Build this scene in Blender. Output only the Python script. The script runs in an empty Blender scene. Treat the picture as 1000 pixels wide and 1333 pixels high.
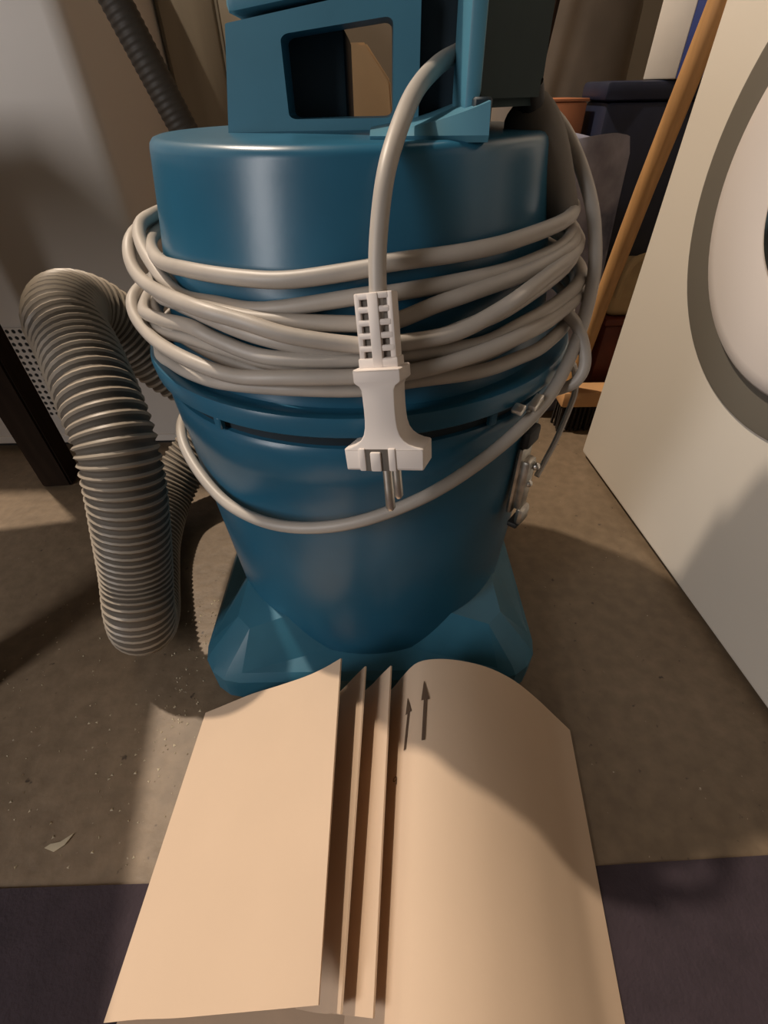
import bpy, bmesh, math, random
from mathutils import Vector, Matrix

C = bpy.context.scene.collection
SC = bpy.context.scene
random.seed(7)
PI = math.pi

# ------------------------------------------------------------------ camera
F_PX, PITCH, ROLL, EYE = 613.5, 0.7278, -0.018, 0.5
cam_d = bpy.data.cameras.new('camera')
cam = bpy.data.objects.new('camera', cam_d); C.objects.link(cam)
cam_d.sensor_fit = 'VERTICAL'; cam_d.sensor_height = 36.0; cam_d.sensor_width = 27.0
cam_d.lens = F_PX / 1333.0 * 36.0
cam_d.clip_start = 0.01
fwd = Vector((0, math.cos(PITCH), -math.sin(PITCH)))
down = Vector((0, -math.sin(PITCH), -math.cos(PITCH)))
right = Vector((1, 0, 0))
rc = right * math.cos(ROLL) - down * math.sin(ROLL)
dc = right * math.sin(ROLL) + down * math.cos(ROLL)
m = Matrix((rc, -dc, -fwd)).transposed().to_4x4()
m.translation = Vector((0, 0, EYE))
cam.matrix_world = m
SC.camera = cam

# ------------------------------------------------------------------ world, lights, exposure
SC.view_settings.view_transform = 'Standard'
SC.view_settings.look = 'None'
SC.view_settings.gamma = 1.0
SC.view_settings.use_curve_mapping = False
SC.view_settings.exposure = 0.0
w = bpy.data.worlds.new('world'); SC.world = w; w.use_nodes = True
bg = w.node_tree.nodes['Background']
bg.inputs['Color'].default_value = (0.95, 0.80, 0.66, 1); bg.inputs['Strength'].default_value = 0.08

def lamp(name, kind, loc, target, energy, color, size=0.1, size_y=0.1):
    d = bpy.data.lights.new(name, kind); o = bpy.data.objects.new(name, d); C.objects.link(o)
    d.energy = energy; d.color = color
    if kind == 'AREA': d.shape = 'RECTANGLE'; d.size = size; d.size_y = size_y
    else: d.shadow_soft_size = size
    o.location = loc
    o.rotation_euler = (Vector(target) - Vector(loc)).to_track_quat('-Z', 'Y').to_euler()
    return o
# ceiling bulb behind and to the left of the vacuum cleaner
lamp('bulb_light', 'POINT', (-1.06, 1.08, 2.35), (0, .4, .2), 205, (1.0, 0.85, 0.69), 0.035)
# daylight from the tall doorway behind the camera, to the left
lamp('doorway_light', 'AREA', (-1.10, -0.60, 0.85), (0, .40, .28), 10.0, (1.0, 0.96, 0.95), 0.30, 0.95)

# ------------------------------------------------------------------ materials
def srgb(r, g, b):
    f = lambda v: v / 12.92 if v <= .04045 else ((v + .055) / 1.055) ** 2.4
    return (f(r / 255), f(g / 255), f(b / 255), 1)

def mat(name, col, rough=.5, metal=0.0, var=.12, scale=30.0, bump=0.0, bscale=200.0, col2=None, spec=.5, stretch=None, coat=0):
    M = bpy.data.materials.new(name); M.use_nodes = True
    nt = M.node_tree; N = nt.nodes; L = nt.links
    b = N['Principled BSDF']
    b.inputs['Roughness'].default_value = rough; b.inputs['Metallic'].default_value = metal
    b.inputs['Specular IOR Level'].default_value = spec
    b.inputs['Coat Weight'].default_value = coat
    tc = N.new('ShaderNodeTexCoord'); src = tc.outputs['Object']
    if stretch:
        mp = N.new('ShaderNodeMapping'); mp.inputs['Scale'].default_value = stretch
        L.new(src, mp.inputs['Vector']); src = mp.outputs['Vector']
    n = N.new('ShaderNodeTexNoise'); n.inputs['Scale'].default_value = scale; n.inputs['Detail'].default_value = 5
    L.new(src, n.inputs['Vector'])
    r = N.new('ShaderNodeValToRGB')
    c1 = tuple(v * (1 - var) for v in col[:3]) + (1,)
    c2 = col2 if col2 else tuple(min(1, v * (1 + var)) for v in col[:3]) + (1,)
    r.color_ramp.elements[0].color = c1; r.color_ramp.elements[1].color = c2
    r.color_ramp.elements[0].position = .3; r.color_ramp.elements[1].position = .7
    L.new(n.outputs['Fac'], r.inputs['Fac']); L.new(r.outputs['Color'], b.inputs['Base Color'])
    if bump:
        n2 = N.new('ShaderNodeTexNoise'); n2.inputs['Scale'].default_value = bscale; n2.inputs['Detail'].default_value = 3
        L.new(src, n2.inputs['Vector'])
        bp = N.new('ShaderNodeBump'); bp.inputs['Strength'].default_value = bump; bp.inputs['Distance'].default_value = .002
        L.new(n2.outputs['Fac'], bp.inputs['Height']); L.new(bp.outputs['Normal'], b.inputs['Normal'])
    return M

M = {}
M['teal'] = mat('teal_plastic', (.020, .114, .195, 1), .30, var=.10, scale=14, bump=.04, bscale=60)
M['teal_pale'] = mat('teal_plastic_lit', (.065, .205, .285, 1), .45, var=.10, scale=14)  # paler teal: brighter light on the motor housing put into the colour
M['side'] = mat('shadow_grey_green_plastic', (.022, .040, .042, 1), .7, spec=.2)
M['teal_dull'] = mat('teal_plastic_matt', (.030, .140, .212, 1), .40, var=.12, scale=14, bump=.05, bscale=90)
M['dark_teal'] = mat('dark_gap', (.008, .02, .03, 1), .6)  # near-black stands in for shade in gaps and inside the housing
M['cord'] = mat('grey_cord', (.43, .39, .345, 1), .45, var=.10, scale=25)
M['plug'] = mat('plug_plastic', (.74, .67, .62, 1), .5, var=.04, scale=20)
M['slot'] = mat('slot_shadow', (.13, .11, .09, 1), .7)
M['steel'] = mat('plated_steel', (.80, .77, .72, 1), .35, 1.0, var=.15, scale=60)
M['old_steel'] = mat('worn_steel', (.50, .47, .42, 1), .38, 1.0, var=.3, scale=90)
M['black'] = mat('black_rubber', (.012, .011, .010, 1), .6)
M['sleeve'] = mat('sleeve_rubber', (.13, .11, .088, 1), .65)
M['groove'] = mat('hose_groove_shade', (.11, .09, .068, 1), .7)  # darker tone carries the shade in the hose grooves
M['hose'] = mat('hose_grey', (.33, .28, .22, 1), .45, var=.10, scale=18)
M['drain'] = mat('drain_hose', (.040, .031, .023, 1), .6)
M['paper'] = mat('tan_paper', (.66, .495, .355, 1), .75, var=.03, scale=9, bump=.05, bscale=150, spec=.2)
M['print'] = mat('brown_print', (.10, .06, .035, 1), .8)
M['washer'] = mat('white_enamel', (.74, .685, .60, 1), .42, var=.02, scale=4)
M['door_white'] = mat('white_door_plastic', (.70, .64, .60, 1), .4, var=.02, scale=4)
M['ring'] = mat('grey_bezel', (.155, .14, .115, 1), .45, var=.05, scale=8)
M['chrome'] = mat('chrome_trim', (.8, .76, .7, 1), .12, 1.0, var=.02)
M['glass'] = mat('dark_porthole_glass', (.05, .03, .025, 1), .08)
M['appliance'] = mat('pale_cabinet_enamel', (.66, .605, .55, 1), .5, var=.03, scale=3)
M['beige_cab'] = mat('beige_cabinet', (.30, .25, .18, 1), .6, var=.10, scale=6, stretch=(6, 6, .4))
M['vent'] = mat('vent_dark', (.02, .02, .02, 1), .8)
M['pole'] = mat('dark_wood', (.020, .012, .008, 1), .8, var=.2, scale=12, spec=.1, stretch=(8, 8, 1))
M['wood'] = mat('broom_wood', (.50, .27, .105, 1), .5, var=.14, scale=16, stretch=(9, 9, .8))
M['wood_head'] = mat('broom_head_wood', (.62, .34, .15, 1), .55, var=.1, scale=16)
M['bristle'] = mat('black_bristles', (.02, .014, .01, 1), .9)
M['bluebag'] = mat('blue_grey_cloth', (.07, .085, .16, 1), .6, var=.3, scale=13, col2=(.50, .50, .62, 1), bump=.3, bscale=30)  # pale end of the mottling stands in for highlights on the cloth
M['crate'] = mat('navy_plastic', (.010, .014, .035, 1), .5)
M['orange'] = mat('orange_card', (.42, .15, .06, 1), .7, var=.2, scale=10)
M['sack'] = mat('grey_beige_sack', (.22, .175, .13, 1), .45, var=.25, scale=7, bump=.25, bscale=18)
M['white_card'] = mat('white_carton', (.72, .66, .58, 1), .5, var=.03)
M['blue_card'] = mat('blue_carton', (.03, .05, .20, 1), .5, var=.1)
M['jerry'] = mat('beige_canister', (.48, .36, .20, 1), .5)
M['red'] = mat('dark_red_plastic', (.12, .025, .015, 1), .5, var=.2)
M['card'] = mat('brown_cardboard', (.50, .33, .17, 1), .75, var=.06, scale=10)
M['mat_purple'] = mat('purple_mat', (.042, .029, .037, 1), .95, var=.15, scale=40, bump=.4, bscale=300)
M['chip'] = mat('pale_chips', (.55, .47, .33, 1), .6, var=.2)
M['wall'] = mat('wall_paint', (.20, .16, .115, 1), .8, var=.14, scale=3)
M['ceil'] = mat('ceiling_dark_boards', (.05, .04, .03, 1), .9)

def floor_mat():
    Mf = bpy.data.materials.new('worn_concrete'); Mf.use_nodes = True
    nt = Mf.node_tree; N = nt.nodes; L = nt.links; b = N['Principled BSDF']
    b.inputs['Roughness'].default_value = .52; b.inputs['Specular IOR Level'].default_value = .5
    tc = N.new('ShaderNodeTexCoord')
    def noise(s, d=6):
        n = N.new('ShaderNodeTexNoise'); n.inputs['Scale'].default_value = s; n.inputs['Detail'].default_value = d
        L.new(tc.outputs['Object'], n.inputs['Vector']); return n
    def ramp(src, p0, c0, p1, c1):
        r = N.new('ShaderNodeValToRGB'); e = r.color_ramp.elements
        e[0].position, e[0].color, e[1].position, e[1].color = p0, c0, p1, c1
        L.new(src, r.inputs['Fac']); return r
    n1 = noise(3.2, 9); r1 = ramp(n1.outputs['Fac'], .3, (.165, .118, .073, 1), .7, (.245, .178, .116, 1))
    n2 = noise(60); r2 = ramp(n2.outputs['Fac'], .35, (.82, .81, .80, 1), .7, (1.08, 1.08, 1.08, 1))
    mx = N.new('ShaderNodeMix'); mx.data_type = 'RGBA'; mx.blend_type = 'MULTIPLY'; mx.inputs['Factor'].default_value = 1
    L.new(r1.outputs['Color'], mx.inputs['A']); L.new(r2.outputs['Color'], mx.inputs['B'])
    n3 = noise(170, 2); r3 = ramp(n3.outputs['Fac'], .74, (0, 0, 0, 1), .80, (1, 1, 1, 1))
    mx2 = N.new('ShaderNodeMix'); mx2.data_type = 'RGBA'
    L.new(r3.outputs['Color'], mx2.inputs['Factor']); L.new(mx.outputs['Result'], mx2.inputs['A'])
    mx2.inputs['B'].default_value = (.50, .43, .33, 1)
    n4 = noise(95, 2); r4 = ramp(n4.outputs['Fac'], .24, (1, 1, 1, 1), .30, (0, 0, 0, 1))
    mx3 = N.new('ShaderNodeMix'); mx3.data_type = 'RGBA'
    L.new(r4.outputs['Color'], mx3.inputs['Factor']); L.new(mx2.outputs['Result'], mx3.inputs['A'])
    mx3.inputs['B'].default_value = (.07, .05, .035, 1)
    L.new(mx3.outputs['Result'], b.inputs['Base Color'])
    bp = N.new('ShaderNodeBump'); bp.inputs['Strength'].default_value = .35; bp.inputs['Distance'].default_value = .003
    L.new(n2.outputs['Fac'], bp.inputs['Height']); L.new(bp.outputs['Normal'], b.inputs['Normal'])
    return Mf
M['floor'] = floor_mat()

# ------------------------------------------------------------------ helpers (all shapes are given in world coordinates)
def root(name, loc, label, cat, group=None):
    o = bpy.data.objects.new(name, None); C.objects.link(o); o.location = loc
    o.empty_display_size = .05
    o['label'] = label; o['category'] = cat
    if group: o['group'] = group
    return o

def origin(o):
    v = Vector((0, 0, 0))
    while o is not None: v += o.location; o = o.parent
    return v

def obj(name, bm, mt, parent=None, smooth=True, label=None, cat=None, kind=None, loc=None, angle=40):
    if parent is not None: off = origin(parent)
    else: off = Vector(loc) if loc else Vector((0, 0, 0))
    bmesh.ops.recalc_face_normals(bm, faces=bm.faces[:])
    bmesh.ops.translate(bm, verts=bm.verts[:], vec=-off)
    me = bpy.data.meshes.new(name); bm.to_mesh(me); bm.free()
    for k in (mt if isinstance(mt, (list, tuple)) else [mt]): me.materials.append(k)
    if smooth:
        me.polygons.foreach_set('use_smooth', [True] * len(me.polygons))
        me.set_sharp_from_angle(angle=math.radians(angle))
    o = bpy.data.objects.new(name, me); C.objects.link(o)
    if parent is not None: o.parent = parent
    else: o.location = off
    if label: o['label'] = label
    if cat: o['category'] = cat
    if kind: o['kind'] = kind
    return o

def grid(bm, rows, close_u=False, close_v=False, cap=False):
    R = [[bm.verts.new(p) for p in r] for r in rows]
    nu, nv = len(R), len(R[0])
    for i in range(nu if close_u else nu - 1):
        for j in range(nv if close_v else nv - 1):
            a, b = R[i], R[(i + 1) % nu]
            try: bm.faces.new((a[j], a[(j + 1) % nv], b[(j + 1) % nv], b[j]))
            except ValueError: pass
    if cap:
        for r in (R[0], R[-1]):
            try: bm.faces.new(r)
            except ValueError: pass
    return R

def spline(pts, n=8, closed=False):
    P = [Vector(p) for p in pts]; out = []; k = len(P)
    rng = range(k) if closed else range(k - 1)
    for i in rng:
        if closed: a, b, c, d = P[i - 1], P[i], P[(i + 1) % k], P[(i + 2) % k]
        else: a, b, c, d = P[max(i - 1, 0)], P[i], P[i + 1], P[min(i + 2, k - 1)]
        for s in range(n):
            t = s / n
            out.append(.5 * ((2 * b) + (c - a) * t + (2 * a - 5 * b + 4 * c - d) * t * t + (3 * b - a - 3 * c + d) * t ** 3))
    if not closed: out.append(P[-1].copy())
    return out

def resample(P, step):
    out = [P[0].copy()]; acc = 0.0
    for a, b in zip(P, P[1:]):
        L = (b - a).length
        if L < 1e-9: continue
        d = step - acc
        while d <= L:
            out.append(a.lerp(b, d / L)); d += step
        acc = (acc + L) % step
    return out

def frames(P, closed=False):
    n = len(P); T = []
    for i in range(n):
        if closed: t = P[(i + 1) % n] - P[i - 1]
        else: t = P[min(i + 1, n - 1)] - P[max(i - 1, 0)]
        T.append(t.normalized())
    u = T[0].orthogonal().normalized(); out = []
    for i in range(n):
        u = (u - T[i] * u.dot(T[i])).normalized()
        out.append((P[i], u, T[i].cross(u)))
    return out

def tube(bm, P, r, seg=10, closed=False, cap=True):
    """round tube along P, r a number or a list of radii"""
    rows = []
    for i, (p, u, v) in enumerate(frames(P, closed)):
        ri = r[i] if isinstance(r, (list, tuple)) else r
        rows.append([p + (u * math.cos(2 * PI * k / seg) + v * math.sin(2 * PI * k / seg)) * ri for k in range(seg)])
    grid(bm, rows, close_u=closed, close_v=True, cap=cap and not closed)

def lathe(bm, prof, cx, cy, seg=96, close=False):
    rows = [[(cx + r * math.cos(2 * PI * k / seg), cy + r * math.sin(2 * PI * k / seg), z) for k in range(seg)] for r, z in prof]
    grid(bm, rows, close_u=close, close_v=True, cap=not close)

def box(bm, x0, x1, y0, y1, z0, z1, bevel=0.0, seg=2, mtx=None):
    r = bmesh.ops.create_cube(bm, size=1.0); vs = r['verts']
    for v in vs:
        v.co = Vector(((x0 + x1) / 2 + v.co.x * (x1 - x0), (y0 + y1) / 2 + v.co.y * (y1 - y0), (z0 + z1) / 2 + v.co.z * (z1 - z0)))
    if bevel:
        es = list({e for v in vs for e in v.link_edges})
        b = bmesh.ops.bevel(bm, geom=es, offset=bevel, segments=seg, affect='EDGES', profile=.5)
        vs = list({v for f in b['faces'] for v in f.verts} | {v for v in vs if v.is_valid})
    if mtx is not None: bmesh.ops.transform(bm, matrix=mtx, verts=vs)
    return vs

def prism(bm, poly, fn, a, b):
    """extrude polygon poly (list of 2D points) from level a to level b; fn(u, v, t) -> world"""
    lo = [bm.verts.new(fn(u, v, a)) for u, v in poly]; hi = [bm.verts.new(fn(u, v, b)) for u, v in poly]
    n = len(poly); bm.faces.new(lo); bm.faces.new(hi)
    for i in range(n): bm.faces.new((lo[i], lo[(i + 1) % n], hi[(i + 1) % n], hi[i]))

def rounded(w, h, r, n=5):
    out = []
    for sx, sy, a0 in ((1, 1, 0), (-1, 1, 90), (-1, -1, 180), (1, -1, 270)):
        for k in range(n + 1):
            a = math.radians(a0 + 90 * k / n)
            out.append((sx * (w - r) + r * math.cos(a), sy * (h - r) + r * math.sin(a)))
    return out

B = bmesh.new
WRAPS = [
 [(-0.1486,0.352,0.4177), (-0.1144,0.3125,0.4208), (-0.0789,0.2915,0.4216), (-0.0485,0.2821,0.4229), (-0.006,0.2794,0.4287), (0.0053,0.2807,0.4309), (0.0478,0.2933,0.4325), (0.0826,0.3153,0.4339), (0.1256,0.36,0.4366), (0.1462,0.4324,0.436), (0.1317,0.507,0.4342), (0.0845,0.5676,0.4317), (0.0144,0.6003,0.4287), (-0.0631,0.5971,0.4256), (-0.1299,0.5584,0.4226), (-0.1706,0.4939,0.4201), (-0.1766,0.4193,0.4184)],
 [(-0.1806,0.43,0.4294), (-0.1779,0.4,0.4237), (-0.1603,0.365,0.4138), (-0.1333,0.33,0.4025), (-0.0999,0.3006,0.4051), (-0.0661,0.2851,0.406), (-0.0064,0.2779,0.4153), (0.0052,0.2792,0.4155), (0.0491,0.2923,0.418), (0.0853,0.3156,0.4188), (0.1236,0.352,0.4226), (0.1465,0.4154,0.4228), (0.142,0.4832,0.4234), (0.1102,0.5437,0.4243), (0.0564,0.5863,0.4254), (-0.0102,0.6033,0.4266), (-0.0778,0.5917,0.4276), (-0.1346,0.5537,0.4285), (-0.1707,0.4964,0.4292)],
 [(-0.1877,0.42,0.4225), (-0.1833,0.385,0.4119), (-0.1593,0.345,0.4049), (-0.1099,0.2857,0.4088), (-0.078,0.2702,0.4049), (-0.0493,0.2624,0.3988), (-0.01,0.2597,0.3939), (0.0091,0.2615,0.3941), (0.0402,0.2693,0.3958), (0.0645,0.2798,0.4025), (0.0899,0.2961,0.412), (0.1351,0.36,0.4174), (0.1518,0.4272,0.4176), (0.1404,0.4952,0.418), (0.1031,0.5529,0.4187), (0.0462,0.591,0.4195), (-0.0211,0.6035,0.4204), (-0.088,0.5885,0.4212), (-0.1436,0.5481,0.4219), (-0.1788,0.4888,0.4223)],
 [(-0.1592,0.36,0.3923), (-0.1049,0.2967,0.4033), (-0.0657,0.2787,0.4021), (-0.0081,0.2718,0.4014), (0.0094,0.2737,0.4025), (0.0328,0.2794,0.4092), (0.0553,0.2886,0.4131), (0.096,0.3172,0.4169), (0.1314,0.36,0.4217), (0.1496,0.4333,0.4207), (0.1337,0.5071,0.418), (0.0869,0.5666,0.4141), (0.0186,0.5995,0.4094), (-0.0572,0.5987,0.4046), (-0.1245,0.5641,0.3999), (-0.1687,0.5032,0.396), (-0.1807,0.4299,0.3933)],
 [(-0.1778,0.37,0.3813), (-0.1568,0.34,0.3835), (-0.1203,0.2988,0.3926), (-0.1002,0.2858,0.3887), (-0.0761,0.2748,0.3837), (-0.0523,0.2681,0.3829), (-0.0105,0.2646,0.3836), (0.0174,0.2681,0.3853), (0.0592,0.2827,0.3837), (0.0873,0.3004,0.3883), (0.1219,0.335,0.3912), (0.1471,0.37,0.3984), (0.1561,0.4452,0.3978), (0.1334,0.516,0.3962), (0.0843,0.5705,0.394), (0.0178,0.5998,0.3913), (-0.0546,0.5995,0.3884), (-0.1206,0.5693,0.3858), (-0.1684,0.5141,0.3835), (-0.1889,0.4434,0.3819)],
 [(-0.1955,0.41,0.3836), (-0.1919,0.38,0.3771), (-0.1695,0.345,0.371), (-0.1316,0.2975,0.3745), (-0.0939,0.2736,0.3715), (-0.0604,0.2617,0.3745), (-0.0106,0.2566,0.377), (0.0172,0.2599,0.3777), (0.0496,0.2696,0.3813), (0.0851,0.2889,0.386), (0.1179,0.325,0.385), (0.1495,0.37,0.3894), (0.1579,0.4413,0.3892), (0.1382,0.5087,0.3887), (0.0949,0.5624,0.3879), (0.0351,0.5952,0.387), (-0.0323,0.603,0.386), (-0.098,0.5848,0.3851), (-0.1525,0.5425,0.3843), (-0.1872,0.4814,0.3838)],
 [(-0.1722,0.36,0.3528), (-0.1537,0.335,0.3518), (-0.1248,0.3036,0.3566), (-0.0986,0.2861,0.3592), (-0.0553,0.2697,0.3634), (-0.0114,0.2656,0.3642), (0.0179,0.2693,0.3674), (0.0618,0.2852,0.365), (0.0928,0.3062,0.3645), (0.1157,0.325,0.366), (0.141,0.36,0.3724), (0.1553,0.4363,0.3717), (0.1357,0.5102,0.3699), (0.0871,0.5681,0.3673), (0.019,0.5996,0.3642), (-0.0558,0.5992,0.3609), (-0.1234,0.5668,0.3579), (-0.1708,0.5083,0.3552), (-0.1884,0.4346,0.3534)],
 [(-0.1693,0.36,0.3705), (-0.1312,0.32,0.3768), (-0.0942,0.2882,0.3808), (-0.0641,0.2762,0.3767), (-0.0262,0.2697,0.3759), (0.0156,0.2729,0.3766), (0.06,0.2888,0.3768), (0.1081,0.3271,0.3792), (0.1448,0.37,0.3921), (0.1547,0.4458,0.3914), (0.1316,0.5175,0.3894), (0.0812,0.5723,0.3865), (0.0129,0.6008,0.3831), (-0.0609,0.5979,0.3795), (-0.1266,0.5639,0.3761), (-0.1714,0.505,0.3732), (-0.1866,0.4323,0.3712)],
 [(-0.1658,0.37,0.3963), (-0.1447,0.345,0.3931), (-0.1043,0.2916,0.4005), (-0.0751,0.2776,0.3942), (-0.043,0.2694,0.3896), (-0.0118,0.2676,0.387), (0.0198,0.2717,0.3893), (0.0523,0.2827,0.3954), (0.0827,0.3007,0.4014), (0.1327,0.36,0.4102), (0.1504,0.4324,0.4098), (0.135,0.5052,0.4085), (0.0899,0.5644,0.4066), (0.0237,0.5983,0.4044), (-0.0508,0.6001,0.4021), (-0.1184,0.5692,0.3999), (-0.1651,0.5119,0.3981), (-0.1817,0.4406,0.3968)],
 [(-0.1648,0.36,0.3789), (-0.121,0.312,0.3735), (-0.0814,0.2855,0.3697), (-0.0463,0.275,0.3678), (-0.0128,0.2726,0.3673), (0.0207,0.2771,0.3686), (0.0561,0.2901,0.3702), (0.0964,0.319,0.3751), (0.1436,0.365,0.3818), (0.1553,0.4416,0.3817), (0.1333,0.5146,0.3814), (0.0832,0.5708,0.381), (0.0146,0.6004,0.3806), (-0.0599,0.5981,0.3801), (-0.1261,0.5638,0.3796), (-0.1705,0.504,0.3793), (-0.1841,0.4311,0.379)]]
LOOP = [(-0.1932,0.4700,0.2693), (-0.1909,0.4200,0.2712), (-0.1847,0.3750,0.2709), (-0.1674,0.3400,0.2610), (-0.1334,0.3000,0.2500), (-0.0956,0.2700,0.2526), (-0.0576,0.2559,0.2576), (-0.0167,0.2495,0.2696), (0.0271,0.2529,0.2874), (0.0649,0.2666,0.3051), (0.0982,0.2862,0.3233), (0.1259,0.3150,0.3374), (0.1420,0.3350,0.3687), (0.1503,0.3550,0.3989), (0.1505,0.3700,0.4221), (0.1474,0.3900,0.4440), (0.1367,0.4050,0.4665), (0.1242,0.4150,0.4827), (0.1088,0.4200,0.4927)]

# ------------------------------------------------------------------ the room
bm = B(); box(bm, -2.2, 2.0, -1.6, 1.62, -.05, 0); obj('floor', bm, M['floor'], kind='structure', smooth=False)
bm = B(); box(bm, -2.2, 2.0, 1.50, 1.62, 0, 2.6); obj('wall_back', bm, M['wall'], kind='structure', smooth=False)
bm = B(); box(bm, -2.3, -2.2, -1.6, 1.62, -.05, 2.6); obj('wall_left', bm, M['wall'], kind='structure', smooth=False)
bm = B(); box(bm, 2.0, 2.1, -1.6, 1.62, -.05, 2.6); obj('wall_right', bm, M['wall'], kind='structure', smooth=False)
bm = B(); box(bm, -2.3, 2.1, -1.6, 1.62, 2.6, 2.68); obj('ceiling', bm, M['ceil'], kind='structure', smooth=False)

# ------------------------------------------------------------------ vacuum cleaner
CX, CY = -.0176, .4355
vac = root('vacuum_cleaner', (CX, CY, 0), 'large teal blue drum vacuum cleaner with grey cord wound round its lid', 'vacuum cleaner')

# base: square foot with a ridge at every corner rising to the drum
def base_plate():
    bm = B(); bx, by, H = -.018, .4345, .182
    def ring(h, r, z, n=4):
        return [(bx + u, by + v, z) for u, v in rounded(h, h, r, n)]
    n = 4
    r0 = ring(H - .006, .045, 0.0, n); r1 = ring(H, .045, .006, n); r2 = ring(H, .045, .038, n); r3 = ring(H - .006, .042, .047, n)
    R = grid(bm, [r0, r1, r2, r3], close_v=True)
    bm.faces.new(R[0])
    top = R[3]; m_ = n + 1
    ins = []
    RB = .160; RK = .190
    for q in range(4):
        a0 = math.radians(45 + 90 * q)
        c = top[q * m_:(q + 1) * m_]
        dirx, diry = math.cos(a0), math.sin(a0)
        # ridge crest next to the drum, and where it meets the drum on either side
        K1 = bm.verts.new((bx + dirx * RK - diry * .011, by + diry * RK + dirx * .011, .078))
        K0 = bm.verts.new((bx + dirx * RK + diry * .011, by + diry * RK - dirx * .011, .078))
        A0 = bm.verts.new((CX + RB * math.cos(a0 - .24), CY + RB * math.sin(a0 - .24), .092))
        A1 = bm.verts.new((CX + RB * math.cos(a0 + .24), CY + RB * math.sin(a0 + .24), .092))
        F0 = bm.verts.new((CX + RB * math.cos(a0 - .52), CY + RB * math.sin(a0 - .52), .054))
        F1 = bm.verts.new((CX + RB * math.cos(a0 + .52), CY + RB * math.sin(a0 + .52), .054))
        bm.faces.new([c[1], c[2], c[3], K1, K0])
        bm.faces.new([K0, K1, A1, A0])
        bm.faces.new([c[0], c[1], K0]); bm.faces.new([c[0], K0, A0, F0])
        bm.faces.new([c[3], c[4], K1]); bm.faces.new([c[4], F1, A1, K1])
        ins.append((c, F0, F1))
    for q in range(4):
        c, F0, F1 = ins[q]; c2, G0, G1 = ins[(q + 1) % 4]
        a = math.radians(90 + 90 * q)
        mid = bm.verts.new((CX + RB * math.cos(a), CY + RB * math.sin(a), .050))
        bm.faces.new([c[4], c2[0], G0, mid, F1])
    bmesh.ops.triangulate(bm, faces=[f for f in bm.faces if len(f.verts) > 4])
    o = obj('base_plate', bm, M['teal_dull'], vac, smooth=True, angle=14)
    return o
base_plate()

# bucket
bm = B()
lathe(bm, [(.140, .036), (.154, .037), (.160, .044), (.1615, .070), (.166, .16), (.1705, .25), (.1717, .288), (.1730, .290), (.1742, .314), (.1738, .3195), (.172, .3220), (.169, .3225), (.166, .320), (.150, .10), (.10, .08)], CX, CY)
obj('bucket', bm, M['teal'], vac)
for a in (236, 303):
    a = math.radians(a)
    c = Vector((CX + .1735 * math.cos(a), CY + .1735 * math.sin(a), .327))
    bm = B(); box(bm, -.002, .0025, -.0035, .0035, -.004, .006, .001, 1, Matrix.Translation(c) @ Matrix.Rotation(a, 4, 'Z'))
    obj('bucket_lug', bm, M['teal'], vac)
# dark ring standing in for the shaded gap between bucket and lid
bm = B(); lathe(bm, [(.150, .318), (.1690, .318), (.1690, .338), (.150, .338)], CX, CY, close=True)
obj('gap_ring', bm, M['dark_teal'], vac)
# lid: flange and tapering drum
bm = B()
lathe(bm, [(.160, .3335), (.177, .3335), (.1795, .3355), (.1805, .345), (.1790, .3490), (.174, .3495), (.168, .346), (.162, .347), (.1595, .356), (.153, .395), (.1465, .430), (.1402, .468), (.1392, .4745), (.1382, .4775), (.1360, .4798), (.1325, .4808), (.06, .4815), (.01, .4815)], CX, CY)
obj('lid', bm, M['teal'], vac)

# motor housing on the lid
hd = B()
def quad_prism(bm, poly, y0, y1, bev=.004):
    """poly in (x, z), from y0 to y1"""
    bm2 = B(); prism(bm2, poly, lambda u, v, t: (u, t, v), y0, y1)
    if bev: bmesh.ops.bevel(bm2, geom=bm2.edges[:], offset=bev, segments=2, affect='EDGES', profile=.5)
    me = bpy.data.meshes.new('tmp'); bm2.to_mesh(me); bm2.free(); bm.from_mesh(me); bpy.data.meshes.remove(me)
# front frame with the grip opening (a plate with a rounded hole)
def holed_plate(bm, outer, inner, y0, y1):
    n = len(outer)
    def loop(ps, y): return [bm.verts.new((u, y, v)) for u, v in ps]
    of, inf, ob, inb = loop(outer, y0), loop(inner, y0), loop(outer, y1), loop(inner, y1)
    for i in range(n):
        j = (i + 1) % n
        bm.faces.new((of[i], of[j], inf[j], inf[i])); bm.faces.new((ob[i], inb[i], inb[j], ob[j]))
        bm.faces.new((of[i], ob[i], ob[j], of[j])); bm.faces.new((inf[i], inf[j], inb[j], inb[i]))
def rr(x0, x1, zl0, zl1, zr0, zr1, r, n=5):
    """rounded quad: left edge from zl0 to zl1, right edge from zr0 to zr1"""
    out = []; w = x1 - x0
    for u, v in rounded(.5, .5, r, n):
        s = u + .5; t = v + .5
        lo = zl0 * (1 - s) + zr0 * s; hi = zl1 * (1 - s) + zr1 * s
        out.append((x0 + s * w, lo + t * (hi - lo)))
    return out
YF = .400
bm = B()
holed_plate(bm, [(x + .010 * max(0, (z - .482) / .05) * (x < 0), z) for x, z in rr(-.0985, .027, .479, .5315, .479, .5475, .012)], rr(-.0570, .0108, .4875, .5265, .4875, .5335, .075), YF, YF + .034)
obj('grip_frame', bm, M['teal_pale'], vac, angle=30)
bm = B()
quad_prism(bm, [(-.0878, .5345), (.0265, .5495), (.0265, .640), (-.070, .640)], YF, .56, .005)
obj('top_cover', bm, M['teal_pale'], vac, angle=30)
bm = B()
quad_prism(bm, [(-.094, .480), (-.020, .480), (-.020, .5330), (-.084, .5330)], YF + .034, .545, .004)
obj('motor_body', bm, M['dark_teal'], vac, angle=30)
bm = B()
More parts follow.
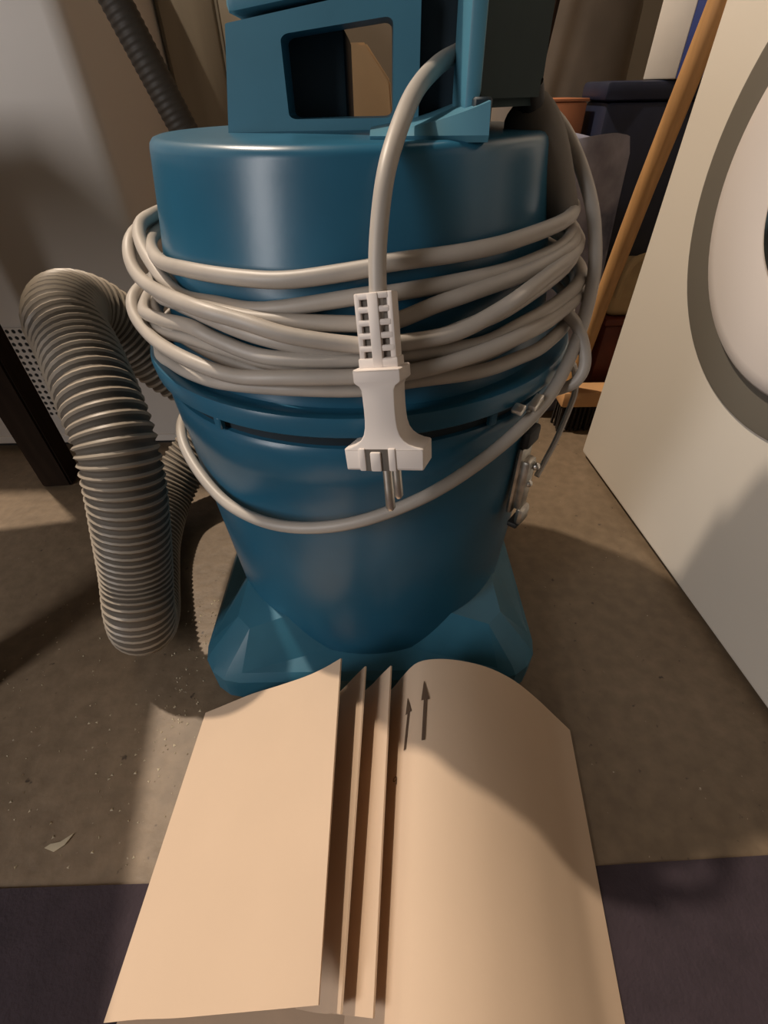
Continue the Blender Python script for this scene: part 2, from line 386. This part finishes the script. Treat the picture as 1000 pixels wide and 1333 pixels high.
quad_prism(bm, [(.020, .480), (.060, .480), (.060, .640), (.020, .640)], .415, .555, .003)
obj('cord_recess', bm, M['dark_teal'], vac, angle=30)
# front column right of the recess, its foot cut in a curve
def col_front():
    bm = B()
    xs = [0, .2, .4, .6, .8, 1]
    poly = [(.0455, .640), (.0465, .494)]
    for s in xs: poly.append((.0475 + .0075 * s, .4895 + .0085 * s ** 1.6))
    poly.append((.0545, .640))
    quad_prism(bm, poly, .330, .385, .002)
    return bm
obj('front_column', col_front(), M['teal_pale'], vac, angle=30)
# shaded flank turning away to the right
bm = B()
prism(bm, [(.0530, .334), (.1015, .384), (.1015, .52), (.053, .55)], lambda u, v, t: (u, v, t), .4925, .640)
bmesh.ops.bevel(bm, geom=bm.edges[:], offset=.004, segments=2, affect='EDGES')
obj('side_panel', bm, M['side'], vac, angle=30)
# low ledge under the column, reaching the lid's front edge
bm = B()
n_ = 14
top = []; 
rows = []
for i in range(n_ + 1):
    s = i / n_; x = -.004 + s * .062
    zt = .4828 + .0027 * min(1, s / .3) + .0105 * max(0, (s - .25) / .75) ** 1.5
    rows.append([(x, .318 - .004 * s + .006 * (1 - s), .4795), (x, .316 - .004 * s + .006 * (1 - s), .4825), (x, .320 - .004 * s + .008 * (1 - s), zt), (x, .345, zt + .001), (x, .42, zt), (x, .42, .4795)])
grid(bm, rows, close_v=True, cap=True)
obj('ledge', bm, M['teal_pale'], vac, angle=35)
bm = B(); box(bm, .0505, .060, .322, .345, .4865, .4975, .001, 1)
obj('ledge_slot', bm, M['dark_teal'], vac)

# power cord: the plug end, the turns around the lid, the slack loop hanging below
CR = .0047
bm = B()
for k, wpts in enumerate(WRAPS):
    P = spline(wpts, 6, closed=True)
    tube(bm, P, CR, 10, closed=True)
tube(bm, spline(LOOP, 8), CR, 10)
plug_lead = [(.062, .47, .522), (.0504, .405, .5175), (.0348, .365, .5108), (.0200, .330, .4997), (.0090, .295, .4830), (.0029, .277, .4665), (-.0007, .265, .4425), (-.0011, .2575, .4225), (-.0008, .253, .405)]
tube(bm, spline(plug_lead, 8), .0047, 14)
cord = obj('power_cord', bm, M['cord'], vac, angle=60)
# a short loose loop at the right of the turns
bm = B()
tube(bm, spline([(.128, .345, .385), (.141, .335, .372), (.1475, .325, .352), (.143, .322, .338), (.131, .325, .330)], 8), .0042, 10)
obj('loose_cord_end', bm, M['cord'], vac, angle=60)

# plug: local axes  w = along the axis (towards the pins), u = across, v = thickness
pt = Vector((.0002, .2475, .3873)); pb = Vector((.0042, .2300, .3335))
W = (pb - pt).normalized()
U = Vector((1, 0, 0)); U = Matrix.Rotation(math.radians(17), 3, W) @ (U - W * U.dot(W)).normalized()
V = U.cross(W).normalized()
if V.y > 0: V = -V      # V looks towards the camera
LEN = (pb - pt).length
def pl(u, w_, v): return pt + U * u + W * w_ + V * v
def plug_body():
    half = [(0, .0114), (.0006, .0121), (.0066, .0121), (.0078, .0114), (.0092, .0095), (.0112, .0086), (.016, .0084), (.022, .0083), (.028, .0084), (.0325, .0088), (.0365, .0098), (.0395, .0116), (.0418, .0142), (.0434, .0175), (.0442, .0208), (.0450, .0214), (.0568, .0210), (.0575, .0204)]
    half = [(a * LEN / .0575, c * 1.10) for a, c in half]
    poly = [(c, a) for a, c in half] + [(-c, a) for a, c in reversed(half)]
    n = len(poly); nr = []
    for k in range(n):
        (x0, y0), (x1, y1) = poly[k - 1], poly[(k + 1) % n]
        d = math.hypot(x1 - x0, y1 - y0); nr.append(((y1 - y0) / d, -(x1 - x0) / d))
    if sum(p[0] * q[0] + (p[1] - LEN / 2) * q[1] for p, q in zip(poly, nr)) < 0: nr = [(-a, -c) for a, c in nr]
    bm = B()
    R = grid(bm, [[pl(p[0] - q[0] * o, p[1] - q[1] * o, v) for p, q in zip(poly, nr)] for v, o in ((-.0120, .0012), (-.0117, .0004), (-.0108, 0), (.0108, 0), (.0117, .0004), (.0120, .0012))], close_v=True)
    for r in (R[0], R[-1]):
        for k in range(n // 2 - 1): bm.faces.new((r[k], r[k + 1], r[n - 2 - k], r[n - 1 - k]))
    return bm
obj('plug_body', plug_body(), M['plug'], cord, angle=35, label='pale grey moulded plug')
def pbox(bm, u0, u1, w0, w1, v0, v1, bev=0):
    vs = box(bm, u0, u1, w0, w1, v0, v1, bev, 2)
    for v in vs: v.co = pl(v.co.x, v.co.y, v.co.z)
bm = B(); pbox(bm, -.0135, .0035, LEN * .775, LEN * 1.002, .0090, .0124); obj('earth_recess', bm, M['slot'], cord, smooth=False)
bm = B(); pbox(bm, -.0145, -.0105, LEN * .765, LEN * 1.003, .0100, .0132, .0008); pbox(bm, -.0075, -.001, LEN * .80, LEN * 1.003, .0100, .0140, .001); pbox(bm, .0032, .0075, LEN * .765, LEN * 1.003, .0100, .0132, .0008)
obj('earth_tab', bm, M['plug'], cord)
for sv in (.0095, -.0095):
    bm = B()
    a, b2 = pl(.0010 , LEN - .002, sv), pl(.0010, LEN + .026, sv)
    tube(bm, [a, a.lerp(b2, .5), a.lerp(b2, .93), b2], [.0029, .0029, .0029, .0016], 14)
    obj('plug_pin', bm, M['steel'], cord, label='plated round contact pin')
# strain relief: spine, two rails and rungs around a dark core
bm = B()
S0 = -.037
pbox(bm, -.0030, .0030, S0, .001, -.006, .0070, .001)
for k in range(6):
    w0 = S0 + k * .0064; hw = .0082 + .0004 * k
    pbox(bm, -hw, hw, w0, w0 + .0032, -.0065, .0062, .0008)
for sg in (-1, 1):
    pbox(bm, sg * .0088 - .0016, sg * .0088 + .0016, S0, .001, -.0060, .0058, .0008)
pbox(bm, -.0112, .0112, -.0050, .002, -.0072, .0066, .001)
obj('strain_relief', bm, M['plug'], cord, angle=35)
bm = B(); pbox(bm, -.0085, .0085, S0 + .001, -.001, -.0045, .0035); obj('strain_relief_core', bm, M['slot'], cord, smooth=False)

# rubber sleeve where the cord leaves the head, on the right
bm = B()
P = spline([(.0965, .405, .490), (.1005, .400, .4836), (.1062, .395, .4739), (.114, .390, .4598), (.1222, .385, .4451), (.1307, .380, .4299)], 6)
rs = [.0095 + .0085 * math.sin(PI * min(1, .15 + .85 * i / (len(P) - 1)) ** .9) for i in range(len(P))]
tube(bm, P, rs, 18); obj('cord_sleeve', bm, M['sleeve'], vac, label='dull grey rubber cord sleeve')
bm = B(); tube(bm, spline([(.0935, .388, .502), (.0965, .391, .495), (.0985, .394, .487)], 4), .0085, 14); obj('sleeve_socket', bm, M['black'], vac)

# latch on the right of the bucket
def tang(deg, r, z): 
    a = math.radians(deg); return Vector((CX + r * math.cos(a), CY + r * math.sin(a), z))
LA = -39.0
def lbox(bm, t0, t1, n0, n1, z0, z1, bev=0, tilt=0, deg=LA, r=.1715, zc=.246):
    vs = box(bm, t0, t1, n0, n1, z0, z1, bev, 2)
    a = math.radians(deg); N_ = Vector((math.cos(a), math.sin(a), 0)); T_ = Vector((-math.sin(a), math.cos(a), 0)); c = tang(deg, r, zc)
    ct, st = math.cos(tilt), math.sin(tilt)
    for v in vs:
        t, n, z = v.co
        v.co = c + T_ * (t * ct - z * st) + N_ * n + Vector((0, 0, 1)) * (t * st + z * ct)
bm = B(); lbox(bm, -.010, .010, .0, .006, -.034, .036, .003); lbox(bm, -.0075, .0075, .004, .013, -.028, .024, .003); lbox(bm, -.009, .009, .009, .017, -.044, -.026, .004)
latch = obj('latch', bm, M['old_steel'], vac, label='worn steel toggle latch')
for zz, tt in ((.018, .002), (.0, -.001)):
    bm = B(); c = tang(LA, .1715 + .0135, .246 + zz) + Vector((tt, 0, 0)); bmesh.ops.create_uvsphere(bm, u_segments=12, v_segments=8, radius=.0036, matrix=Matrix.Translation(c)); obj('rivet', bm, M['steel'], latch)
bm = B(); lbox(bm, -.009, .009, .004, .014, -.049, -.043, .002); obj('latch_hook', bm, M['black'], latch)
bm = B(); lbox(bm, -.010, .012, .001, .009, .036, .052, .003); obj('latch_hinge', bm, M['black'], latch)
bm = B()
P = [tang(LA + 4, .186, .246), tang(LA + 12, .190, .268), tang(LA + 17, .194, .292), tang(LA + 18, .195, .308), tang(LA + 17, .192, .322), tang(LA + 13, .187, .338), tang(LA + 6, .184, .342)]
tube(bm, spline(P, 6), .0026, 8); obj('latch_wire', bm, M['cord'], latch)
bm = B(); lbox(bm, -.009, .009, .010, .013, .075, .093, .001, .3); lbox(bm, -.007, .007, .010, .016, .090, .096, .001, .3); lbox(bm, -.020, -.012, .004, .012, .097, .101, .001, .3)
obj('latch_catch', bm, M['steel'], latch)

# ribbed suction hose
HP = [(-.05, .60, .17), (-.15, .635, .165), (-.235, .635, .135), (-.295, .60, .085), (-.325, .545, .048), (-.322, .47, .0345), (-.302, .40, .0345), (-.282, .345, .042),
      (-.268, .310, .064), (-.2595, .307, .098), (-0.2523, 0.3201, 0.1396), (-0.2398, 0.3270, 0.1948), (-0.2330, 0.3367, 0.2380), (-0.2341, 0.3523, 0.2748), (-0.2485, 0.3793, 0.3060), (-0.2725, 0.4181, 0.3294), (-.293, .448, .344), (-.306, .488, .345), (-.300, .520, .328), (-.284, .542, .290), (-.255, .560, .240), (-.20, .59, .19), (-.13, .60, .17)]
def ribbed(bm, path, r, pitch, depth, seg):
    P = resample(spline(path, 14), pitch / 5)
    pat = [1.0, 1 - depth * .35, 1 - depth, 1 - depth, 1 - depth * .5]
    tube(bm, P, [r * pat[i % 5] for i in range(len(P))], seg)
    bm.faces.ensure_lookup_table()
    for n, f in enumerate(bm.faces):                     # shade between the ridges, put into the groove colour
        if len(f.verts) == 4 and (n // seg) % 5 in (1, 2, 3): f.material_index = 1
bm = B(); ribbed(bm, HP, .0345, .0080, .09, 28)
obj('suction_hose', bm, [M['hose'], M['groove']], vac, angle=50, label='grey-brown ribbed suction hose')

# ------------------------------------------------------------------ paper dust bag
bag = root('paper_dust_bag', (0, .12, 0), 'tan paper vacuum dust bag with pleated middle lying before the blue vacuum', 'paper bag')
def sheet(name, topc, botc, parent, thick=.0012, ny=14, sag=0.0, sub=4, bow=0.0):
    """paper panel between a far edge and a near edge (both polylines)"""
    A = spline(topc, sub); Bc = spline(botc, sub)
    rows = []
    for i in range(ny + 1):
        t = i / ny
        row = []
        for a, b in zip(A, Bc):
            p = a.lerp(b, t); p.z += sag * math.sin(PI * t) * min(1, p.z / .04)
            p.x += bow * math.sin(PI * t)
            p.z = max(p.z, .0025)
            row.append(p)
        rows.append(row)
    bm = B(); R = grid(bm, rows)
    nrm = []
    bm.normal_update()
    vs = bm.verts[:]
    g = bmesh.ops.solidify(bm, geom=bm.faces[:], thickness=thick)
    return obj(name, bm, M['paper'], parent, angle=50)
# left panel
sheet('left_panel', [(-.195, .237, .003), (-.165, .238, .022), (-.137, .238, .041), (-.108, .237, .058), (-.078, .236, .077), (-.058, .235, .094), (-.041, .234, .112)],
      [(-.207, .011, .003), (-.178, .012, .018), (-.148, .012, .032), (-.118, .013, .043), (-.092, .014, .052), (-.068, .015, .059), (-.047, .016, .065)], bag, .0016)
# pleats
sheet('pleat', [(-.066, .230, .040), (-.050, .231, .050), (-.040, .232, .064), (-.030, .234, .079), (-.019, .235, .096)],
      [(-.068, .016, .018), (-.055, .014, .022), (-.044, .013, .030), (-.038, .013, .040), (-.033, .012, .050)], bag, .0016)
sheet('pleat', [(-.040, .230, .036), (-.026, .231, .050), (-.014, .232, .066), (-.005, .234, .080), (.005, .235, .096)],
      [(-.050, .014, .016), (-.040, .013, .020), (-.030, .012, .028), (-.021, .011, .040), (-.012, .010, .050)], bag, .0016)
# right panel, bulging
TR = [(-.020, .228, .030), (-.006, .230, .042), (.007, .232, .060), (.017, .233, .082), (.030, .235, .101), (.050, .236, .1045), (.075, .236, .0985), (.100, .236, .085), (.125, .234, .065), (.150, .230, .038), (.170, .224, .016), (.188, .212, .003)]
BR = [(-.034, .004, .014), (-.022, .004, .020), (-.010, .004, .030), (-.001, .003, .043), (.010, .002, .055), (.030, .001, .062), (.055, .001, .062), (.080, .001, .055), (.105, .001, .043), (.130, .002, .026), (.148, .004, .012), (.164, .006, .003)]
sheet('right_panel', TR, BR, bag, .0012)
# under layer on the floor, seen below the lower edges
sheet('under_panel', [(-.190, .232, .0026), (-.06, .232, .006), (.06, .232, .006), (.178, .210, .0026)], [(-.200, -.03, .0026), (-.06, -.03, .006), (.06, -.03, .006), (.160, -.03, .0026)], bag, .001)
# printed arrows and a number on the right panel
def rp(x, y):
    """height of the right panel at x, y"""
    A = spline(TR, 8); Bc = spline(BR, 8); best = None
    t = max(0, min(1, (.234 - y) / .231))
    pts = [a.lerp(b, t) for a, b in zip(A, Bc)]
    for p, q in zip(pts, pts[1:]):
        if min(p.x, q.x) <= x <= max(p.x, q.x):
            s = (x - p.x) / (q.x - p.x + 1e-9); sl = (q.z - p.z) / (q.x - p.x + 1e-9)
            return p.z + s * (q.z - p.z) + .0016 * math.sqrt(1 + sl * sl)
    return .1
def strip(bm, pts, hw):
    prev = None
    for i, (x, y) in enumerate(pts):
        a = bm.verts.new((x - hw, y, rp(x - hw, y) + .0004)); b = bm.verts.new((x + hw, y, rp(x + hw, y) + .0004))
        if prev: bm.faces.new((prev[0], prev[1], b, a))
        prev = (a, b)
def arrow(name, x0, y0, x1, y1, hw, head, hl):
    bm = B(); n = 10
    ym = y1 - hl
    strip(bm, [(x0 + (x1 - x0) * i / n, y0 + (ym - y0) * i / n) for i in range(n + 1)], hw)
    prev = None
    for i in range(7):
        s = i / 6; x = x1; y = ym + hl * s; h = head * (1 - s) + .0002
        row = [bm.verts.new((x + h * k, y - (.002 * (1 - s) if k == 0 else 0) * 0, rp(x + h * k, y) + .0004)) for k in (-1, -.5, 0, .5, 1)]
        if prev:
            for j in range(4): bm.faces.new((prev[j], prev[j + 1], row[j + 1], row[j]))
        prev = row
    obj(name, bm, M['print'], bag, smooth=False, label='printed brown arrow')
arrow('printed_arrow', .0295, .168, .0335, .216, .0014, .0034, .016)
arrow('printed_arrow', .0140, .166, .0185, .207, .0009, .0024, .013)
bm = B()
c0 = (.0052, .1475)
for k in range(12):
    a, b2 = 2 * PI * k / 12, 2 * PI * (k + 1) / 12
    q = []
    for ang, r in ((a, .0011), (a, .0017), (b2, .0017), (b2, .0011)):
        x, y = c0[0] + r * math.cos(ang), c0[1] + .0012 + 1.1 * r * math.sin(ang); q.append(bm.verts.new((x, y, rp(x, y) + .0004)))
    bm.faces.new(q)
q = [(c0[0] + .0011, c0[1] + .001), (c0[0] + .0017, c0[1] + .001), (c0[0] + .0012, c0[1] - .0035), (c0[0] + .0005, c0[1] - .0035)]
bm.faces.new([bm.verts.new((x, y, rp(x, y) + .0004)) for x, y in q])
obj('printed_number', bm, M['print'], bag, smooth=False)

# ------------------------------------------------------------------ washing machine
WA, WB = Vector((.360, .708, 0)), Vector((.4075, .125, 0))
wd = (WB - WA).normalized(); wn = Vector((wd.y, -wd.x, 0))
if wn.x > 0: wn = -wn
wash = root('washing_machine', (WA + WB) / 2 - wn * .28, 'white front-loading washing machine with grey ringed round door', 'washing machine')
def wp(s, n, z):
    """s along the front from the far corner, n out of the front"""
    return WA + wd * s + wn * n + Vector((0, 0, z))
WL = (WB - WA).length
def wbox(bm, s0, s1, n0, n1, z0, z1, bev=0, seg=3):
    vs = box(bm, s0, s1, n0, n1, z0, z1, bev, seg)
    for v in vs: v.co = wp(*v.co)
bm = B(); wbox(bm, 0, WL, -.56, 0, .008, .85, .006); obj('body', bm, M['washer'], wash, angle=35)
bm = B(); wbox(bm, .012, WL - .012, -.55, -.012, .0, .009); obj('plinth', bm, M['black'], wash, smooth=False)
bm = B(); wbox(bm, .02, WL - .02, -.0005, .004, .74, .835, .002); panel = obj('control_panel', bm, M['door_white'], wash)
for k in range(4):
    bm = B(); c = (.30 + .05 * k, .79); prism(bm, [(c[0] + .012 * math.cos(a * PI / 8), c[1] + .012 * math.sin(a * PI / 8)) for a in range(16)], lambda u, v, t: wp(u, t, v), .004, .009); obj('button', bm, M['ring'], panel)
DC = (.284, .443)
def disc(prof, seg=96, close=True):
    bm = B()
    rows = [[wp(DC[0] + r * math.cos(2 * PI * k / seg), n, DC[1] + r * math.sin(2 * PI * k / seg)) for k in range(seg)] for r, n in prof]
    grid(bm, rows, close_u=close, close_v=True, cap=not close); return bm
obj('door_bezel', disc([(.211, -.001), (.2100, .002), (.206, .003), (.174, .0015), (.160, .0015), (.160, -.002)]), M['ring'], wash)
door = obj('door', disc([(.171, .0015), (.1705, .006), (.167, .0095), (.155, .012), (.100, .013), (.092, .012), (.090, .0015)]), M['door_white'], wash)
obj('door_trim', disc([(.092, .009), (.092, .0145), (.089, .016), (.084, .013), (.084, .006)]), M['chrome'], door)
obj('door_glass', disc([(.086, .010), (.07, .008), (.05, .005), (.005, .002)], close=False), M['glass'], door)

# ------------------------------------------------------------------ pale cabinet with a perforated vent, back left
cab = root('metal_cabinet', (-.75, 1.0, 0), 'pale metal cabinet with perforated vent behind the ribbed hose', 'cabinet')
bm = B(); box(bm, -1.15, -.345, .758, 1.20, .012, .70, .022, 4); obj('body', bm, M['appliance'], cab)
bm = B(); box(bm, -1.13, -.365, .775, 1.18, 0, .014); obj('plinth', bm, M['black'], cab, smooth=False)
bm = B(); box(bm, -1.13, -.362, .7555, .760, .016, .030, .001, 1); obj('kick_strip', bm, M['appliance'], cab)
def vent():
    bm = B(); st = .0105; nx, nz = 20, 15; x0, z0 = -.735, .072; y = .7555
    for i in range(nx):
        for j in range(nz):
            cxh, czh = x0 + st * (i + .5), z0 + st * (j + .5)
            sq = []; oc = []
            for k in range(8):
                a = PI / 8 + k * PI / 4
                oc.append(bm.verts.new((cxh + .0034 * math.cos(a), y, czh + .0034 * math.sin(a))))
            for dx, dz in ((1, 1), (-1, 1), (-1, -1), (1, -1)): sq.append(bm.verts.new((cxh + dx * st / 2, y, czh + dz * st / 2)))
            # octagon verts 0,1 face +x+z corner ...
            for q in range(4):
                bm.faces.new((sq[q], oc[(2 * q + 1) % 8], oc[2 * q]))
                bm.faces.new((sq[q], sq[(q + 1) % 4], oc[(2 * q + 2) % 8], oc[2 * q + 1]))
    bmesh.ops.remove_doubles(bm, verts=bm.verts[:], dist=1e-5)
    bmesh.ops.solidify(bm, geom=bm.faces[:], thickness=.001)
    return bm
vp = obj('vent_plate', vent(), M['appliance'], cab, smooth=False)
bm = B(); box(bm, -.734, -.526, .7567, .7585, .073, .228); obj('vent_backing', bm, M['vent'], vp, smooth=False)

# beige cupboard further back
cup = root('cupboard', (-.22, 1.2, 0), 'brown beige cupboard at the back between pale cabinet and vacuum', 'cupboard')
bm = B(); box(bm, -.345, -.085, 1.08, 1.38, .0, .66, .004); obj('body', bm, M['beige_cab'], cup)
bm = B(); box(bm, -.335, -.250, 1.066, 1.082, .03, .65, .003); box(bm, -.244, -.095, 1.066, 1.082, .03, .65, .003); obj('door_leaf', bm, M['beige_cab'], cup)

# dark ribbed drain hose hanging at the back
bm = B()
ribbed(bm, [(-.290, .70, .655), (-.275, .70, .612), (-.261, .70, .573), (-.243, .70, .525), (-.222, .70, .470), (-.190, .70, .39), (-.14, .715, .25), (-.08, .73, .10), (-.03, .73, .030), (.05, .73, .020), (.12, .74, .020)], .0165, .006, .05, 18)
obj('drain_hose', bm, [M['drain'], M['drain']], loc=(.1, .72, 0), label='thin dark ribbed drain hose hanging slantwise behind the vacuum', cat='hose', angle=70)

# dark table at the far left: only one leg stands in view
tbl = root('wooden_table', (-.62, .35, 0), 'dark brown wooden table whose leg stands left of the ribbed hose', 'table')
bm = B(); prism(bm, [(-0.474, .670), (-0.380, .20), (-.94, .12), (-1.03, .60)], lambda u, v, t: (u, v, t), .470, .500); bmesh.ops.bevel(bm, geom=bm.edges[:], offset=.003, segments=2, affect='EDGES'); obj('tabletop', bm, M['pole'], tbl, angle=30)
bm = B(); prism(bm, [(-.49, .665), (-.42, .255), (-.91, .17), (-.985, .575)], lambda u, v, t: (u, v, t), .41, .4702); obj('apron', bm, M['pole'], tbl, smooth=False)
for lx, ly in ((-.560, .662), (-.480, .275), (-.94, .555), (-.88, .20)):
    bm = B(); prism(bm, [(lx - .024, ly - .024), (lx + .024, ly - .020), (lx + .020, ly + .024), (lx - .027, ly + .020)], lambda u, v, t: (u, v, t), .001, .4705); bmesh.ops.bevel(bm, geom=bm.edges[:], offset=.003, segments=2, affect='EDGES'); obj('leg', bm, M['pole'], tbl, angle=30)

# ------------------------------------------------------------------ broom behind the washing machine
br = root('broom', (.38, .80, 0), 'wooden broom with pale orange head standing beside the white washing machine', 'broom')
bm = B(); tube(bm, [Vector((.349, .80, .085)), Vector((.3495, .772, .25)), Vector((.354, .748, .40)), Vector((.3655, .728, .567)), Vector((.3745, .724, .70))], .0125, 16); obj('handle', bm, M['wood'], br)
bm = B(); box(bm, .335, .56, .785, .83, .052, .084, .006); obj('head', bm, M['wood_head'], br, angle=30)
bm = B()
for i in range(26):
    for j in range(4):
        x, y = .342 + .0085 * i, .792 + .010 * j
        tube(bm, [Vector((x, y, .056)), Vector((x + random.uniform(-.003, .003), y + random.uniform(-.003, .003), .001))], .0028, 5)
obj('bristles', bm, M['bristle'], br, kind='stuff')

# ------------------------------------------------------------------ clutter between vacuum and washing machine
crate = root('plastic_crate', (.44, 1.05, 0), 'dark navy plastic crate behind the broom under the blue and white carton', 'crate')
bm = B(); box(bm, .352, .62, .950, 1.05, 0, .485, .008); obj('body', bm, M['crate'], crate)
bm = B(); box(bm, .345, .628, .943, 1.057, .485, .508, .006); obj('rim', bm, M['crate'], crate)
ct = root('carton', (.43, 1.0, .508), 'white carton with blue side standing on the navy crate', 'carton')
RZ = Matrix.Translation((.404, .965, 0)) @ Matrix.Rotation(math.radians(-38), 4, 'Z')
bm = B(); box(bm, 0, .046, 0, .11, .5085, .70, .002, 2, RZ); obj('white_panel', bm, M['white_card'], ct)
bm = B(); box(bm, .0462, .115, -.001, .11, .5085, .70, .002, 2, RZ); obj('blue_panel', bm, M['blue_card'], ct)
bm = B(); tube(bm, [RZ @ Vector(p) for p in spline([(.062, -.004, .53), (.072, -.004, .57), (.078, -.004, .61), (.070, -.004, .66)], 5)], .004, 8); obj('grey_seam', bm, M['bluebag'], ct)

# blue-grey bag in front of the crate
def lump(name, prof, cx, cy, sx, sy, seed, mt, amp, **kw):
    rnd = random.Random(seed); ph = [rnd.uniform(0, 6.28) for _ in range(8)]
    bm = B(); rows = []; seg = 40
    for r, z in prof:
        row = []
        for k in range(seg):
            a = 2 * PI * k / seg
            d = 1 + amp * (math.sin(3 * a + ph[0] + 9 * z) + .7 * math.sin(5 * a + ph[1] - 14 * z) + .5 * math.sin(9 * a + ph[2] + 23 * z))
            row.append((cx + sx * r * d * math.cos(a), cy + sy * r * d * math.sin(a), max(0.001, z + .02 * amp * 5 * math.sin(2 * a + ph[3]) * (1 if z > .03 else 0))))
        rows.append(row)
    grid(bm, rows, close_v=True, cap=True)
    return obj(name, bm, mt, smooth=True, angle=60, **kw)
lump('cloth_bag', [(.8, .001), (1.0, .05), (1.02, .15), (.98, .26), (.92, .36), (.88, .425), (.82, .445), (.70, .440), (.55, .41), (.3, .40)], .305, .890, .086, .042, 3, M['bluebag'], .07,
     label='blue grey cloth bag slumped between vacuum and broom handle', cat='bag', loc=(.305, .890, 0))
lump('plastic_sack', [(.9, .001), (1.0, .05), (1.0, .3), (1.0, .5), (.98, .62), (.9, .70), (.7, .74), (.3, .75)], .345, 1.33, .17, .10, 9, M['sack'], .03,
     label='grey beige plastic sack standing against the back wall', cat='sack', loc=(.345, 1.33, 0))
ob = root('cardboard_box', (.27, 1.02, 0), 'orange brown cardboard box beside the vacuum and behind the cloth bag', 'box')
bm = B(); box(bm, .250, .338, .995, 1.12, 0, .484, .003); obj('body', bm, M['orange'], ob)
bm = B(); box(bm, .248, .340, .993, 1.12, .4845, .4885, .001); obj('flap', bm, M['orange'], ob)
rb = root('storage_tub', (.49, .90, 0), 'dark red plastic tub behind the broom handle under the beige canister', 'tub')
bm = B(); box(bm, .412, .53, .865, .920, 0, .175, .008); obj('body', bm, M['red'], rb)
bm = B(); box(bm, .408, .534, .861, .921, .175, .188, .004); obj('rim', bm, M['red'], rb)
jc = root('canister', (.47, .89, .188), 'beige plastic canister with rounded shoulder beside the white washing machine', 'canister')
bm = B(); box(bm, .408, .52, .868, .916, .188, .282, .016, 4); obj('body', bm, M['jerry'], jc)
bm = B(); tube(bm, spline([(.415, .862, .225), (.416, .858, .262), (.424, .858, .284), (.450, .860, .292), (.48, .864, .288)], 5), .006, 8); obj('handle', bm, M['jerry'], jc)
bm = B(); tube(bm, [Vector((.262, 1.155, .001)), Vector((.290, 1.16, .5)), Vector((.318, 1.165, .72))], .008, 8)
obj('thin_stick', bm, M['pole'], loc=(.27, 1.16, 0), label='thin brown stick standing before the grey beige sack', cat='stick')
# tan box seen through the grip opening
tb = root('cardboard_carton', (-.02, 1.15, 0), 'tan cardboard carton seen through the grip opening of the vacuum', 'box')
bm = B()
prism(bm, [(-.068, 0), (.075, 0), (.024, .515), (-.016, .562), (-.062, .562)], lambda u, v, t: (u, t, v), 1.10, 1.30)
bmesh.ops.bevel(bm, geom=bm.edges[:], offset=.003, segments=2, affect='EDGES'); obj('body', bm, M['card'], tb, angle=30)

# ------------------------------------------------------------------ mat and chips on the floor
bm = B()
prism(bm, [(-.85, .083), (.10, .095), (.60, .113), (.60, -.55), (-.85, -.55)], lambda u, v, t: (u, v, t), .0005, .0022)
obj('floor_mat', bm, M['mat_purple'], loc=(0, -.2, 0), label='dark purple floor mat under the near end of the paper bag', cat='mat', smooth=False)
bm = B()
for i in range(280):
    if i < 70: x, y = random.gauss(-.215, .012), random.gauss(.32, .045)
    elif i < 100: x, y = random.gauss(-.235, .012), random.gauss(.23, .035)
    else: x, y = random.uniform(-.45, -.20), random.uniform(.10, .40)
    r = random.uniform(.0005, .0021); a = random.uniform(0, 6.28); h = random.uniform(.0003, .0012)
    vs = [bm.verts.new((x + r * math.cos(a + k * 2.1) * random.uniform(.5, 1.2), y + r * math.sin(a + k * 2.1), .0002)) for k in range(3)] + [bm.verts.new((x, y, h + .0002))]
    for f in ((0, 1, 3), (1, 2, 3), (2, 0, 3), (0, 2, 1)): bm.faces.new([vs[k] for k in f])
obj('floor_debris', bm, M['chip'], loc=(-.25, .25, 0), kind='stuff', label='pale crumbs and chips scattered on the concrete left of the vacuum', cat='debris', smooth=False)
bm = B()
prism(bm, [(-.308, .118), (-.298, .115), (-.291, .120), (-.287, .129), (-.296, .1225), (-.304, .121)], lambda u, v, t: (u, v, t), .0003, .0015)
obj('wood_chip', bm, M['chip'], loc=(-.3, .12, 0), label='largest pale wood chip on the floor at lower left', cat='chip', smooth=False)
